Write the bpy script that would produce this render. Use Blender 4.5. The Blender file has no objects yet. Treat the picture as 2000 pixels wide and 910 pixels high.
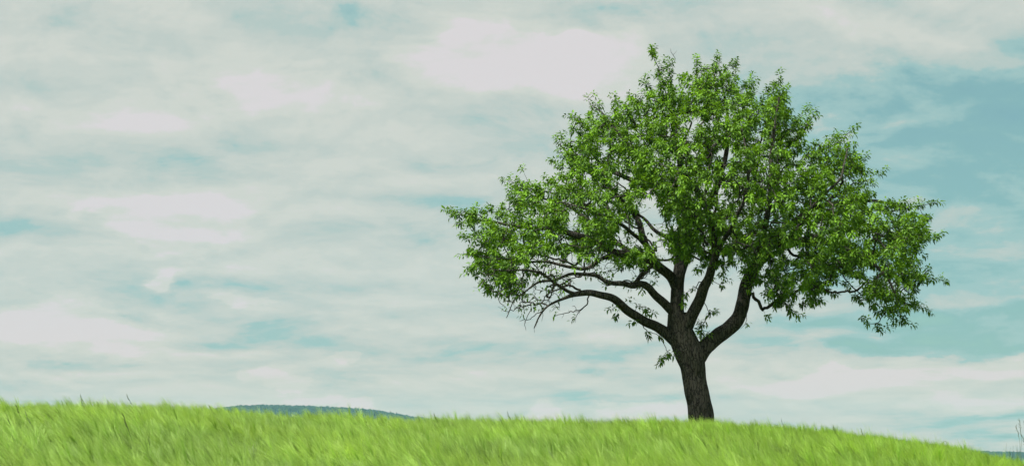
import bpy, math, random
import numpy as np

R = math.radians
random.seed(11)
rng = np.random.default_rng(11)
scene = bpy.context.scene
COL = scene.collection

# ------------------------------------------------------------------ camera
EYE = 1.25                       # camera height above the ground under it
FPX = 65.0 / 36.0 * 2000.0       # focal length in pixels of the 2000 x 910 photograph
HROW = 890.0                     # row of the true horizon
PITCH = math.atan((HROW - 455.0) / FPX)
cam_data = bpy.data.cameras.new("camera")
cam_data.lens = 65.0
cam_data.sensor_width = 36.0
cam_data.clip_start = 0.05
cam_data.clip_end = 20000.0
cam = bpy.data.objects.new("camera", cam_data)
cam.location = (0, 0, EYE)
cam.rotation_euler = (math.pi / 2 + PITCH, 0, 0)
COL.objects.link(cam)
scene.camera = cam
cam_data.dof.use_dof = True
cam_data.dof.focus_distance = 34.0
cam_data.dof.aperture_fstop = 5.0


def at(px, py, y):
    """point of the place seen at pixel (px, py) of the photograph, y metres away"""
    u = (px - 1000.0) / FPX
    v = (455.0 - py) / FPX
    Y = math.cos(PITCH) - v * math.sin(PITCH)
    Z = math.sin(PITCH) + v * math.cos(PITCH)
    s = y / Y
    return np.array([u * s, y, EYE + Z * s])


def to_px(p):
    """inverse of at() for an array of points"""
    p = np.asarray(p, float)
    x, y, z = p[..., 0], p[..., 1], p[..., 2] - EYE
    f = y * math.cos(PITCH) + z * math.sin(PITCH)
    v = -y * math.sin(PITCH) + z * math.cos(PITCH)
    return 1000.0 + FPX * x / f, 455.0 - FPX * v / f


# ------------------------------------------------------------------ light, sky, exposure
SUN_DIR = np.array([-0.40, -0.38, 1.05])
SUN_DIR /= np.linalg.norm(SUN_DIR)
SUN_EL = math.asin(SUN_DIR[2])
SUN_AZ = math.atan2(SUN_DIR[0], SUN_DIR[1])
EXPOSURE = 0.85
scene.view_settings.view_transform = 'Standard'
scene.view_settings.look = 'None'
scene.view_settings.gamma = 1.0
scene.view_settings.use_curve_mapping = False
scene.view_settings.exposure = EXPOSURE

sun_data = bpy.data.lights.new("sun", 'SUN')
sun_data.energy = 4.2
sun_data.angle = R(7.0)
sun_data.color = (1.0, 0.965, 0.90)
sun = bpy.data.objects.new("sun", sun_data)
from mathutils import Vector, Matrix
sun.rotation_euler = Vector(SUN_DIR).to_track_quat('Z', 'Y').to_euler()
sun.location = (-20, -20, 40)
COL.objects.link(sun)

world = bpy.data.worlds.new("World")
scene.world = world
world.use_nodes = True
wt = world.node_tree
wt.nodes.clear()


def N(tree, kind, **kw):
    n = tree.nodes.new(kind)
    for k, v in kw.items():
        setattr(n, k, v)
    return n


def L(tree, a, b):
    tree.links.new(a, b)


def math_node(tree, op, a, b=None, c=None, clamp=False):
    n = N(tree, 'ShaderNodeMath', operation=op, use_clamp=clamp)
    for i, v in enumerate((a, b, c)):
        if v is None:
            continue
        if isinstance(v, (int, float)):
            n.inputs[i].default_value = v
        else:
            L(tree, v, n.inputs[i])
    return n.outputs[0]


def srgb(r, g, b):
    f = lambda c: (c / 255.0 / 12.92) if c <= 10 else ((c / 255.0 + 0.055) / 1.055) ** 2.4
    return (f(r), f(g), f(b))


def build_sky():
    t = wt
    co = N(t, 'ShaderNodeTexCoord')
    sep = N(t, 'ShaderNodeSeparateXYZ')
    L(t, co.outputs['Generated'], sep.inputs[0])
    az = math_node(t, 'ARCTAN2', sep.outputs[0], sep.outputs[1])
    el = math_node(t, 'ARCSINE', sep.outputs[2])
    comb = N(t, 'ShaderNodeCombineXYZ')
    L(t, az, comb.inputs[0])
    L(t, el, comb.inputs[1])
    # billowing: the angular position is shifted by fractal noise before the cloud banks are looked up
    wn = N(t, 'ShaderNodeTexNoise')
    wn.inputs['Scale'].default_value = 17.0
    wn.inputs['Detail'].default_value = 7.0
    wn.inputs['Roughness'].default_value = 0.58
    dirs = N(t, 'ShaderNodeVectorMath', operation='MULTIPLY')
    L(t, co.outputs['Generated'], dirs.inputs[0])
    dirs.inputs[1].default_value = (1.0, 1.0, 2.4)
    L(t, dirs.outputs[0], wn.inputs['Vector'])
    off = N(t, 'ShaderNodeVectorMath', operation='SUBTRACT')
    L(t, wn.outputs['Color'], off.inputs[0])
    off.inputs[1].default_value = (0.5, 0.5, 0.5)
    amp = N(t, 'ShaderNodeVectorMath', operation='MULTIPLY')
    L(t, off.outputs[0], amp.inputs[0])
    amp.inputs[1].default_value = (0.10, 0.045, 0.0)
    P = N(t, 'ShaderNodeVectorMath', operation='ADD')
    L(t, comb.outputs[0], P.inputs[0])
    L(t, amp.outputs[0], P.inputs[1])
    # general cloud cover: layered noise on a flat cloud deck, stretched along the horizon
    den = math_node(t, 'ADD', math_node(t, 'ABSOLUTE', sep.outputs[2]), 0.085)
    px = math_node(t, 'DIVIDE', sep.outputs[0], den)
    py = math_node(t, 'DIVIDE', sep.outputs[1], den)
    deck = N(t, 'ShaderNodeCombineXYZ')
    L(t, px, deck.inputs[0])
    L(t, py, deck.inputs[1])
    n1 = N(t, 'ShaderNodeTexNoise')
    n1.inputs['Scale'].default_value = 1.15
    n1.inputs['Detail'].default_value = 8.0
    n1.inputs['Roughness'].default_value = 0.55
    n1.inputs['Distortion'].default_value = 0.5
    L(t, deck.outputs[0], n1.inputs['Vector'])
    st = N(t, 'ShaderNodeVectorMath', operation='MULTIPLY')
    L(t, co.outputs['Generated'], st.inputs[0])
    st.inputs[1].default_value = (8.0, 8.0, 42.0)
    n2 = N(t, 'ShaderNodeTexNoise')
    n2.inputs['Scale'].default_value = 1.0
    n2.inputs['Detail'].default_value = 7.0
    n2.inputs['Roughness'].default_value = 0.60
    n2.inputs['Distortion'].default_value = 0.6
    L(t, st.outputs[0], n2.inputs['Vector'])
    v = math_node(t, 'MULTIPLY_ADD', n1.outputs['Fac'], 0.80, 0.51 - 0.40)
    v = math_node(t, 'MULTIPLY_ADD', n2.outputs['Fac'], 0.90, math_node(t, 'ADD', v, -0.45))
    # heaps: density falling off upwards reads as a bright top, rising upwards as a grey underside
    hp = N(t, 'ShaderNodeCombineXYZ')
    L(t, math_node(t, 'MULTIPLY', sep.outputs[0], 15.0), hp.inputs[0])
    L(t, math_node(t, 'MULTIPLY', sep.outputs[1], 15.0), hp.inputs[1])
    flat = math_node(t, 'LOGARITHM', math_node(t, 'ADD', math_node(t, 'ABSOLUTE', el), 0.05), math.e)
    L(t, math_node(t, 'MULTIPLY', flat, 7.0), hp.inputs[2])

    def heap(dz):
        hv = N(t, 'ShaderNodeVectorMath', operation='MULTIPLY_ADD')
        L(t, hp.outputs[0], hv.inputs[0])
        hv.inputs[1].default_value = (1.0, 1.0, 1.0)
        hv.inputs[2].default_value = (3.1, 0.7, dz)
        h_ = N(t, 'ShaderNodeTexNoise')
        h_.inputs['Scale'].default_value = 1.0
        h_.inputs['Detail'].default_value = 9.0
        h_.inputs['Roughness'].default_value = 0.60
        h_.inputs['Distortion'].default_value = 0.35
        L(t, hv.outputs[0], h_.inputs['Vector'])
        return h_.outputs['Fac']
    h0, h1 = heap(0.0), heap(0.34)
    v = math_node(t, 'MULTIPLY_ADD', math_node(t, 'SUBTRACT', h0, h1), 1.55, v)
    v = math_node(t, 'MULTIPLY_ADD', math_node(t, 'SUBTRACT', h0, 0.5), 0.45, v)
    # cloud banks (+) and openings (-): centre and half size given on the sky in photo pixels
    banks = [
        (1880, 215, 480, 150, -0.43), (1700, 110, 120, 30, 0.12), (1900, 130, 150, 26, 0.15), (1960, 215, 90, 24, 0.12),
        (1650, 190, 90, 40, 0.10), (1930, 420, 120, 30, 0.16), (1750, 560, 90, 20, 0.12), (1960, 560, 100, 24, 0.14), (1860, 300, 130, 20, 0.10), (1850, 400, 420, 330, -0.22), (1990, 270, 240, 120, -0.20), (1850, 500, 420, 190, -0.30),
        (1830, 650, 520, 42, -0.42), (1480, 120, 260, 90, -0.24),
        (700, 22, 330, 42, -0.10), (560, 40, 240, 30, -0.05), (990, 190, 220, 40, -0.24),
        (70, 440, 190, 42, -0.22), (300, 585, 210, 44, -0.22), (160, 535, 160, 24, -0.12),
        (480, 655, 250, 22, -0.26), (790, 690, 130, 16, -0.22), (1130, 690, 190, 24, -0.32),
        (1540, 706, 170, 18, -0.30), (1240, 765, 190, 18, -0.24), (940, 328, 150, 24, -0.24),
        (560, 610, 120, 26, -0.22), (320, 500, 170, 16, -0.18), (150, 728, 130, 12, -0.22), (1880, 838, 190, 24, -0.28),
        (1180, 50, 130, 24, -0.24),
        (1010, 115, 290, 80, 0.52), (530, 195, 150, 42, 0.36), (640, 150, 140, 26, 0.26),
        (340, 430, 190, 60, 0.26), (90, 615, 210, 62, 0.36), (215, 655, 170, 36, 0.20), (345, 548, 50, 30, 0.34),
        (480, 590, 70, 20, 0.22), (1660, 725, 480, 46, 0.20), (1650, 745, 130, 36, 0.22), (1930, 790, 180, 30, 0.20),
        (560, 738, 66, 24, 0.20), (690, 690, 40, 22, 0.20), (1070, 800, 60, 28, 0.24), (1240, 798, 80, 32, 0.26), (200, 690, 180, 18, 0.18),
        (1625, 255, 60, 40, 0.22), (1780, 40, 420, 70, 0.12), (1780, 345, 200, 36, 0.16), (1860, 590, 260, 26, 0.06),
        (620, 785, 70, 16, 0.20),
    ]
    # crisp-edged heaps: same, with a harder edge
    crisp = [(95, 622, 150, 50, 0.24), (200, 650, 120, 28, 0.16), (330, 432, 120, 38, 0.16), (345, 550, 32, 18, 0.28), (480, 596, 50, 12, 0.18),
             (560, 738, 44, 14, 0.20), (690, 686, 30, 14, 0.18), (1070, 800, 40, 20, 0.22), (1235, 800, 48, 22, 0.24), (1150, 806, 34, 12, 0.16),
             (1640, 745, 80, 20, 0.18), (1500, 735, 150, 24, 0.14), (1800, 705, 220, 22, 0.16), (640, 784, 46, 9, 0.18), (760, 740, 60, 12, 0.12),
             (420, 700, 170, 18, 0.12), (980, 95, 170, 34, 0.14), (1940, 790, 90, 14, 0.14), (900, 755, 90, 14, 0.10)]
    for (cx, cy, rx, ry, a, hard) in [b_ + (0.35,) for b_ in banks] + [c_ + (0.80,) for c_ in crisp]:
        d = at(cx, cy, 100.0) - np.array([0, 0, EYE])
        d /= np.linalg.norm(d)
        caz, cel = math.atan2(d[0], d[1]), math.asin(d[2])
        sx, sy = FPX / (rx * 1.25), FPX / (ry * 1.25)
        q = N(t, 'ShaderNodeVectorMath', operation='MULTIPLY_ADD')
        L(t, P.outputs[0], q.inputs[0])
        q.inputs[1].default_value = (sx, sy, 0)
        q.inputs[2].default_value = (-caz * sx, -cel * sy, 0)
        ln = N(t, 'ShaderNodeVectorMath', operation='LENGTH')
        L(t, q.outputs[0], ln.inputs[0])
        mr = N(t, 'ShaderNodeMapRange', interpolation_type='SMOOTHSTEP')
        L(t, ln.outputs['Value'], mr.inputs['Value'])
        mr.inputs['From Min'].default_value = 1.0
        mr.inputs['From Max'].default_value = hard
        v = math_node(t, 'MULTIPLY_ADD', mr.outputs[0], a, v)
    # thin to thick cloud
    ramp = N(t, 'ShaderNodeValToRGB')
    cr = ramp.color_ramp
    cr.interpolation = 'EASE'
    stops = [(-0.30, srgb(138, 182, 184)), (0.0, srgb(160, 194, 193)), (0.20, srgb(182, 199, 195)), (0.36, srgb(193, 203, 198)),
             (0.52, srgb(200, 207, 201)), (0.74, srgb(208, 212, 205)), (1.0, srgb(219, 214, 216))]
    stops = [((p + 0.3) / 1.3, c) for p, c in stops]
    cr.elements[0].position, cr.elements[0].color = stops[0][0], (*stops[0][1], 1)
    cr.elements[1].position, cr.elements[1].color = stops[-1][0], (*stops[-1][1], 1)
    for p, c in stops[1:-1]:
        e = cr.elements.new(p)
        e.color = (*c, 1)
    L(t, math_node(t, 'MULTIPLY_ADD', v, 1 / 1.3, 0.3 / 1.3), ramp.inputs[0])
    # low cloud is seen through more air: a shade warmer towards the horizon
    low = N(t, 'ShaderNodeMapRange', interpolation_type='SMOOTHSTEP')
    L(t, el, low.inputs['Value'])
    low.inputs['From Min'].default_value = 0.0
    low.inputs['From Max'].default_value = 0.10
    warm = N(t, 'ShaderNodeMix', data_type='RGBA')
    L(t, low.outputs[0], warm.inputs['Factor'])
    warm.inputs[6].default_value = (1.12, 0.950, 0.885, 1)
    warm.inputs[7].default_value = (1, 1, 1, 1)
    wc = N(t, 'ShaderNodeVectorMath', operation='MULTIPLY')
    L(t, ramp.outputs[0], wc.inputs[0])
    L(t, warm.outputs[2], wc.inputs[1])
    BG = 0.1
    k = 1.0 / BG / 2 ** EXPOSURE        # cloud radiance that shows at the colours above
    cloud = N(t, 'ShaderNodeVectorMath', operation='SCALE')
    L(t, wc.outputs[0], cloud.inputs[0])
    cloud.inputs['Scale'].default_value = k
    sky = N(t, 'ShaderNodeTexSky', sky_type='NISHITA')
    sky.sun_disc = False
    sky.sun_elevation = SUN_EL
    sky.sun_rotation = SUN_AZ
    sky.altitude = 300.0
    sky.air_density = 1.0
    sky.dust_density = 1.5
    sky.ozone_density = 1.0
    tint = N(t, 'ShaderNodeVectorMath', operation='MULTIPLY')
    L(t, sky.outputs[0], tint.inputs[0])
    tint.inputs[1].default_value = SKY_TINT
    fac = N(t, 'ShaderNodeMapRange', interpolation_type='SMOOTHSTEP')
    L(t, v, fac.inputs['Value'])
    fac.inputs['From Min'].default_value = -1.15
    fac.inputs['From Max'].default_value = 0.20
    mix = N(t, 'ShaderNodeMix', data_type='RGBA')
    L(t, fac.outputs[0], mix.inputs['Factor'])
    L(t, tint.outputs[0], mix.inputs[6])
    L(t, cloud.outputs[0], mix.inputs[7])
    bg = N(t, 'ShaderNodeBackground')
    bg.inputs['Strength'].default_value = BG
    L(t, mix.outputs[2], bg.inputs['Color'])
    out = N(t, 'ShaderNodeOutputWorld')
    L(t, bg.outputs[0], out.inputs['Surface'])


SKY_TINT = (0.46, 0.60, 0.49)
build_sky()

scene.render.engine = 'CYCLES'
scene.cycles.use_denoising = True
scene.cycles.max_bounces = 8
scene.cycles.diffuse_bounces = 2
scene.cycles.transmission_bounces = 6
scene.cycles.transparent_max_bounces = 8
scene.cycles.volume_bounces = 1
world.cycles.sampling_method = 'AUTOMATIC'

# ------------------------------------------------------------------ helpers


def mesh_from(name, verts, faces_by_n, smooth=True, colors=None):
    """faces_by_n: list of int arrays (m, n)"""
    me = bpy.data.meshes.new(name)
    verts = np.asarray(verts, np.float32).reshape(-1, 3)
    me.vertices.add(len(verts))
    me.vertices.foreach_set('co', verts.ravel())
    fl = [np.asarray(f, np.int32) for f in faces_by_n if len(f)]
    if fl:
        loops = np.concatenate([f.ravel() for f in fl])
        tot = np.concatenate([np.full(len(f), f.shape[1], np.int32) for f in fl])
        start = np.concatenate([[0], np.cumsum(tot)[:-1]]).astype(np.int32)
        me.loops.add(len(loops))
        me.loops.foreach_set('vertex_index', loops)
        me.polygons.add(len(tot))
        me.polygons.foreach_set('loop_start', start)
        me.polygons.foreach_set('loop_total', tot)
        me.polygons.foreach_set('use_smooth', np.full(len(tot), smooth, bool))
    if colors is not None:
        ca = me.attributes.new('tint', 'FLOAT_COLOR', 'POINT')
        c = np.ones((len(verts), 4), np.float32)
        c[:, :3] = colors
        ca.data.foreach_set('color', c.ravel())
    me.update(calc_edges=True)
    me.validate()
    return me


def link(name, me, mat=None, parent=None):
    o = bpy.data.objects.new(name, me)
    COL.objects.link(o)
    if mat and me:
        me.materials.append(mat)
    if parent:
        o.parent = parent
    return o


def tag(o, label=None, cat=None, group=None, kind=None):
    for k, v in (('label', label), ('category', cat), ('group', group), ('kind', kind)):
        if v:
            o[k] = v
    return o


def empty(name, loc):
    o = bpy.data.objects.new(name, None)
    o.empty_display_size = 0.2
    o.location = loc
    COL.objects.link(o)
    return o


def catmull(pts, step):
    """resample rows of pts (first 3 columns are xyz) with a Catmull-Rom curve"""
    pts = np.asarray(pts, float)
    ext = np.vstack([2 * pts[0] - pts[1], pts, 2 * pts[-1] - pts[-2]])
    out = []
    for i in range(1, len(ext) - 2):
        p0, p1, p2, p3 = ext[i - 1], ext[i], ext[i + 1], ext[i + 2]
        n = max(1, int(round(np.linalg.norm((p2 - p1)[:3]) / step)))
        for k in range(n):
            s = k / n
            out.append(0.5 * ((2 * p1) + (-p0 + p2) * s + (2 * p0 - 5 * p1 + 4 * p2 - p3) * s * s
                              + (-p0 + 3 * p1 - 3 * p2 + p3) * s ** 3))
    out.append(pts[-1])
    return np.array(out)


def tube(path, radii, sides, bumps=None):
    """verts, quads of a tube with closed tip"""
    path = np.asarray(path, float)
    n = len(path)
    tang = np.gradient(path, axis=0)
    tang /= np.linalg.norm(tang, axis=1)[:, None] + 1e-9
    ref = np.array([0.31, 0.9, 0.12])
    u = np.cross(tang[0], ref)
    u /= np.linalg.norm(u)
    ang = np.arange(sides) / sides * 2 * math.pi
    V = np.empty((n, sides, 3))
    for i in range(n):
        u = u - tang[i] * np.dot(u, tang[i])
        u /= np.linalg.norm(u) + 1e-9
        w = np.cross(tang[i], u)
        r = np.full(sides, radii[i])
        if bumps is not None:
            r = r * bumps(i, ang, path[i])
        V[i] = path[i] + (np.cos(ang) * r)[:, None] * u + (np.sin(ang) * r)[:, None] * w
    idx = np.arange(n * sides).reshape(n, sides)
    a, b = idx[:-1], idx[1:]
    q = np.stack([a, np.roll(a, -1, 1), np.roll(b, -1, 1), b], -1).reshape(-1, 4)
    return V.reshape(-1, 3), q


# ------------------------------------------------------------------ materials


def mat_new(name):
    m = bpy.data.materials.new(name)
    m.use_nodes = True
    m.node_tree.nodes.clear()
    return m, m.node_tree


def leaf_material(name, gloss=0.10, rough=0.42, trans=0.38, trans_tint=(1.25, 1.1, 0.55), inst_noise=None, scale=1.0):
    """thin leaf tissue: tinted per leaf, diffuse + translucent + a little sheen"""
    m, t = mat_new(name)
    at_ = N(t, 'ShaderNodeAttribute', attribute_name='tint')
    col = at_.outputs['Color']
    if inst_noise:
        ia = N(t, 'ShaderNodeAttribute', attribute_type='INSTANCER', attribute_name='patch')
        sc = N(t, 'ShaderNodeVectorMath', operation='MULTIPLY')
        L(t, col, sc.inputs[0])
        L(t, ia.outputs['Vector'], sc.inputs[1])
        col = sc.outputs[0]
    geo = N(t, 'ShaderNodeNewGeometry')
    fine = N(t, 'ShaderNodeTexNoise')
    fine.inputs['Scale'].default_value = 40.0 / scale
    L(t, geo.outputs['Position'], fine.inputs['Vector'])
    hv = N(t, 'ShaderNodeMapRange')
    L(t, fine.outputs['Fac'], hv.inputs['Value'])
    hv.inputs['From Min'].default_value = 0.3
    hv.inputs['From Max'].default_value = 0.7
    hv.inputs['To Min'].default_value = 0.88
    hv.inputs['To Max'].default_value = 1.12
    c2 = N(t, 'ShaderNodeVectorMath', operation='SCALE')
    L(t, col, c2.inputs[0])
    L(t, hv.outputs[0], c2.inputs['Scale'])
    tc = N(t, 'ShaderNodeVectorMath', operation='MULTIPLY')
    L(t, c2.outputs[0], tc.inputs[0])
    tc.inputs[1].default_value = trans_tint
    d = N(t, 'ShaderNodeBsdfDiffuse')
    L(t, c2.outputs[0], d.inputs['Color'])
    tr = N(t, 'ShaderNodeBsdfTranslucent')
    L(t, tc.outputs[0], tr.inputs['Color'])
    mx = N(t, 'ShaderNodeMixShader')
    mx.inputs[0].default_value = trans
    L(t, d.outputs[0], mx.inputs[1])
    L(t, tr.outputs[0], mx.inputs[2])
    g = N(t, 'ShaderNodeBsdfGlossy')
    g.inputs['Roughness'].default_value = rough
    g.inputs['Color'].default_value = (0.9, 0.95, 0.85, 1)
    lw = N(t, 'ShaderNodeLayerWeight')
    lw.inputs['Blend'].default_value = 0.25
    f = math_node(t, 'MULTIPLY_ADD', lw.outputs['Fresnel'], gloss * 2.0, gloss * 0.35)
    m2 = N(t, 'ShaderNodeMixShader')
    L(t, f, m2.inputs[0])
    L(t, mx.outputs[0], m2.inputs[1])
    L(t, g.outputs[0], m2.inputs[2])
    o = N(t, 'ShaderNodeOutputMaterial')
    L(t, m2.outputs[0], o.inputs['Surface'])
    return m


def bark_material(name):
    m, t = mat_new(name)
    geo = N(t, 'ShaderNodeNewGeometry')
    mp = N(t, 'ShaderNodeVectorMath', operation='MULTIPLY')
    L(t, geo.outputs['Position'], mp.inputs[0])
    mp.inputs[1].default_value = (1.0, 1.0, 0.17)
    vo = N(t, 'ShaderNodeTexVoronoi', feature='DISTANCE_TO_EDGE')
    vo.inputs['Scale'].default_value = 22.0
    wob = N(t, 'ShaderNodeTexNoise')
    wob.inputs['Scale'].default_value = 9.0
    wob.inputs['Detail'].default_value = 5.0
    L(t, geo.outputs['Position'], wob.inputs['Vector'])
    ad = N(t, 'ShaderNodeVectorMath', operation='MULTIPLY_ADD')
    L(t, wob.outputs['Color'], ad.inputs[0])
    ad.inputs[1].default_value = (0.09, 0.09, 0.09)
    L(t, mp.outputs[0], ad.inputs[2])
    L(t, ad.outputs[0], vo.inputs['Vector'])
    plate = N(t, 'ShaderNodeMapRange')
    L(t, vo.outputs['Distance'], plate.inputs['Value'])
    plate.inputs['From Max'].default_value = 0.16
    n = N(t, 'ShaderNodeTexNoise')
    n.inputs['Scale'].default_value = 55.0
    n.inputs['Detail'].default_value = 6.0
    L(t, mp.outputs[0], n.inputs['Vector'])
    n3 = N(t, 'ShaderNodeTexNoise')
    n3.inputs['Scale'].default_value = 3.2
    n3.inputs['Detail'].default_value = 4.0
    L(t, geo.outputs['Position'], n3.inputs['Vector'])
    c1 = N(t, 'ShaderNodeValToRGB')
    e = c1.color_ramp.elements
    e[0].position, e[0].color = 0.30, (0.010, 0.010, 0.010, 1)
    e[1].position, e[1].color = 0.80, (0.100, 0.092, 0.078, 1)
    h = math_node(t, 'MULTIPLY_ADD', plate.outputs[0], 0.45, math_node(t, 'MULTIPLY', n.outputs['Fac'], 0.62))
    L(t, h, c1.inputs[0])
    moss = N(t, 'ShaderNodeMix', data_type='RGBA')
    mf = N(t, 'ShaderNodeMapRange')
    L(t, n3.outputs['Fac'], mf.inputs['Value'])
    mf.inputs['From Min'].default_value = 0.48
    mf.inputs['From Max'].default_value = 0.68
    mf.inputs['To Max'].default_value = 0.55
    L(t, mf.outputs[0], moss.inputs['Factor'])
    L(t, c1.outputs[0], moss.inputs[6])
    moss.inputs[7].default_value = (0.024, 0.030, 0.013, 1)
    bp = N(t, 'ShaderNodeBump')
    bp.inputs['Strength'].default_value = 0.9
    bp.inputs['Distance'].default_value = 0.03
    L(t, h, bp.inputs['Height'])
    b = N(t, 'ShaderNodeBsdfPrincipled')
    L(t, moss.outputs[2], b.inputs['Base Color'])
    b.inputs['Roughness'].default_value = 0.92
    b.inputs['Specular IOR Level'].default_value = 0.2
    L(t, bp.outputs[0], b.inputs['Normal'])
    o = N(t, 'ShaderNodeOutputMaterial')
    L(t, b.outputs[0], o.inputs['Surface'])
    return m


def simple_noise_material(name, ca, cb, scale, rough=0.95, bump=0.0):
    m, t = mat_new(name)
    geo = N(t, 'ShaderNodeNewGeometry')
    n = N(t, 'ShaderNodeTexNoise')
    n.inputs['Scale'].default_value = scale
    n.inputs['Detail'].default_value = 8.0
    n.inputs['Roughness'].default_value = 0.65
    L(t, geo.outputs['Position'], n.inputs['Vector'])
    r = N(t, 'ShaderNodeValToRGB')
    e = r.color_ramp.elements
    e[0].position, e[0].color = 0.32, (*ca, 1)
    e[1].position, e[1].color = 0.68, (*cb, 1)
    L(t, n.outputs['Fac'], r.inputs[0])
    b = N(t, 'ShaderNodeBsdfPrincipled')
    L(t, r.outputs[0], b.inputs['Base Color'])
    b.inputs['Roughness'].default_value = rough
    b.inputs['Specular IOR Level'].default_value = 0.15
    if bump:
        bp = N(t, 'ShaderNodeBump')
        bp.inputs['Strength'].default_value = bump
        L(t, n.outputs['Fac'], bp.inputs['Height'])
        L(t, bp.outputs[0], b.inputs['Normal'])
    o = N(t, 'ShaderNodeOutputMaterial')
    L(t, b.outputs[0], o.inputs['Surface'])
    return m


M_BARK = bark_material("bark")
M_LEAF = leaf_material("tree_leaf", gloss=0.045, rough=0.50, trans=0.32, trans_tint=(1.35, 1.25, 0.45))
M_BARLEY = leaf_material("barley_tissue", gloss=0.05, rough=0.5, trans=0.42, trans_tint=(1.08, 1.05, 0.75), inst_noise=True)
M_GRASS = leaf_material("wild_grass_tissue", gloss=0.06, rough=0.5, trans=0.30)
M_GROUND = simple_noise_material("meadow_soil", (0.035, 0.060, 0.018), (0.075, 0.120, 0.030), 0.6, bump=0.3)
M_HILL = simple_noise_material("wooded_slope", (0.020, 0.040, 0.018), (0.040, 0.070, 0.026), 0.02)
M_WOOD = simple_noise_material("far_canopy", (0.007, 0.018, 0.012), (0.018, 0.036, 0.020), 0.11, bump=0.4)

# ------------------------------------------------------------------ terrain
BAR_H = 0.85            # mean height of the barley
T_NEAR = EYE - 0.40     # top of the barley around the camera
CREST = [(-1200, 800), (-500, 797), (0, 797), (150, 794), (300, 794), (420, 803), (520, 814), (650, 823), (800, 825),
         (1000, 827), (1200, 830), (1370, 833), (1500, 839), (1600, 847), (1700, 857), (1800, 869), (1900, 894),
         (2000, 924), (2200, 965), (2600, 1000), (3200, 1040)]


def crest_y(x):
    return np.clip(30.0 + 0.45 * np.asarray(x, float), 25.0, 36.0)


_cx, _cz = [], []
for cpx, cpy in CREST:
    y = 30.0
    for _ in range(8):
        p = at(cpx, cpy, y)
        y = float(crest_y(p[0]))
    _cx.append(p[0])
    _cz.append(p[2])
_gx = np.linspace(-40, 40, 801)
_gz = np.interp(_gx, _cx, _cz)
_k = np.hanning(17)
_gz = np.convolve(np.pad(_gz, 8, mode='edge'), _k / _k.sum(), mode='valid')


def field_top(x, y):
    x, y = np.asarray(x, float), np.asarray(y, float)
    yc = crest_y(x)
    # a spur that broadens uphill: its flanks run together towards the camera
    spread = np.clip(yc / np.maximum(y, 9.0), 1.0, None) ** 0.9
    tc = np.interp(x * spread, _gx, _gz)
    s = np.clip((y - 3.0) / (yc - 3.0), 0, 1)
    up = T_NEAR + (tc - T_NEAR) * s * (1 + 0.25 * (1 - s))
    d = np.maximum(y - yc, 0)
    m = np.maximum(0.75 * (tc - T_NEAR) / (yc - 3.0), 0.0)
    q = 0.006 * d * d
    down = m * d * np.exp(-d / 20.0) - q / (1 + q / 30.0)
    und = 0.035 * np.sin(0.9 * x + 0.4 * y) * np.sin(0.5 * y - 0.3 * x + 1.0) + 0.02 * np.sin(2.1 * x - 0.7 * y)
    return up + down + und


def ground_z(x, y):
    return field_top(x, y) - BAR_H


def graded(a, b, step, lo, hi, grow):
    core = list(np.arange(a, b + 1e-6, step))
    s, v = step, b
    while v < hi:
        s *= grow
        v = min(v + s, hi)
        core.append(v)
    s, v = step, a
    pre = []
    while v > lo:
        s *= grow
        v = max(v - s, lo)
        pre.append(v)
    return np.array(pre[::-1] + core)


gx = graded(-26, 26, 0.5, -4500, 4500, 1.22)
gy = graded(-6, 60, 0.5, -280, 4450, 1.16)
X, Y = np.meshgrid(gx, gy)
Z = ground_z(X, Y)
idx = np.arange(X.size).reshape(X.shape)
quads = np.stack([idx[:-1, :-1], idx[:-1, 1:], idx[1:, 1:], idx[1:, :-1]], -1).reshape(-1, 4)
ground = link("ground", mesh_from("ground", np.stack([X, Y, Z], -1).reshape(-1, 3), [quads]), M_GROUND)
tag(ground, kind='structure')

# ------------------------------------------------------------------ far hills and the wood on them
HILL_Y = 3600.0
TREE_H = 7.0


def ridge(profile, name):
    pts = np.array([at(px, py, HILL_Y) for px, py in profile])
    xs = np.arange(pts[0, 0], pts[-1, 0] + 1, 12.0)
    top = np.interp(xs, pts[:, 0], pts[:, 2] - TREE_H)
    k = np.hanning(9)
    top = np.convolve(np.pad(top, 4, mode='edge'), k / k.sum(), mode='valid')
    ys = np.linspace(-520, 700, 42)
    base = -34.0

    def hz(x, dy):
        tz = np.interp(x, xs, top)
        w = np.where(dy < 0, 0.5 + 0.5 * np.cos(np.clip(dy / 520.0, -1, 0) * math.pi),
                     0.5 + 0.5 * np.cos(np.clip(dy / 700.0, 0, 1) * math.pi))
        return base + (tz - base) * w + 1.6 * np.sin(x * 0.021 + dy * 0.013) * w
    Xh, Yh = np.meshgrid(xs, ys)
    Zh = hz(Xh, Yh)
    i2 = np.arange(Xh.size).reshape(Xh.shape)
    q = np.stack([i2[:-1, :-1], i2[:-1, 1:], i2[1:, 1:], i2[1:, :-1]], -1).reshape(-1, 4)
    o = link(name, mesh_from(name, np.stack([Xh, Yh + HILL_Y, Zh], -1).reshape(-1, 3), [q]), M_HILL)
    tag(o, kind='structure')
    return xs[0], xs[-1], hz


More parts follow.
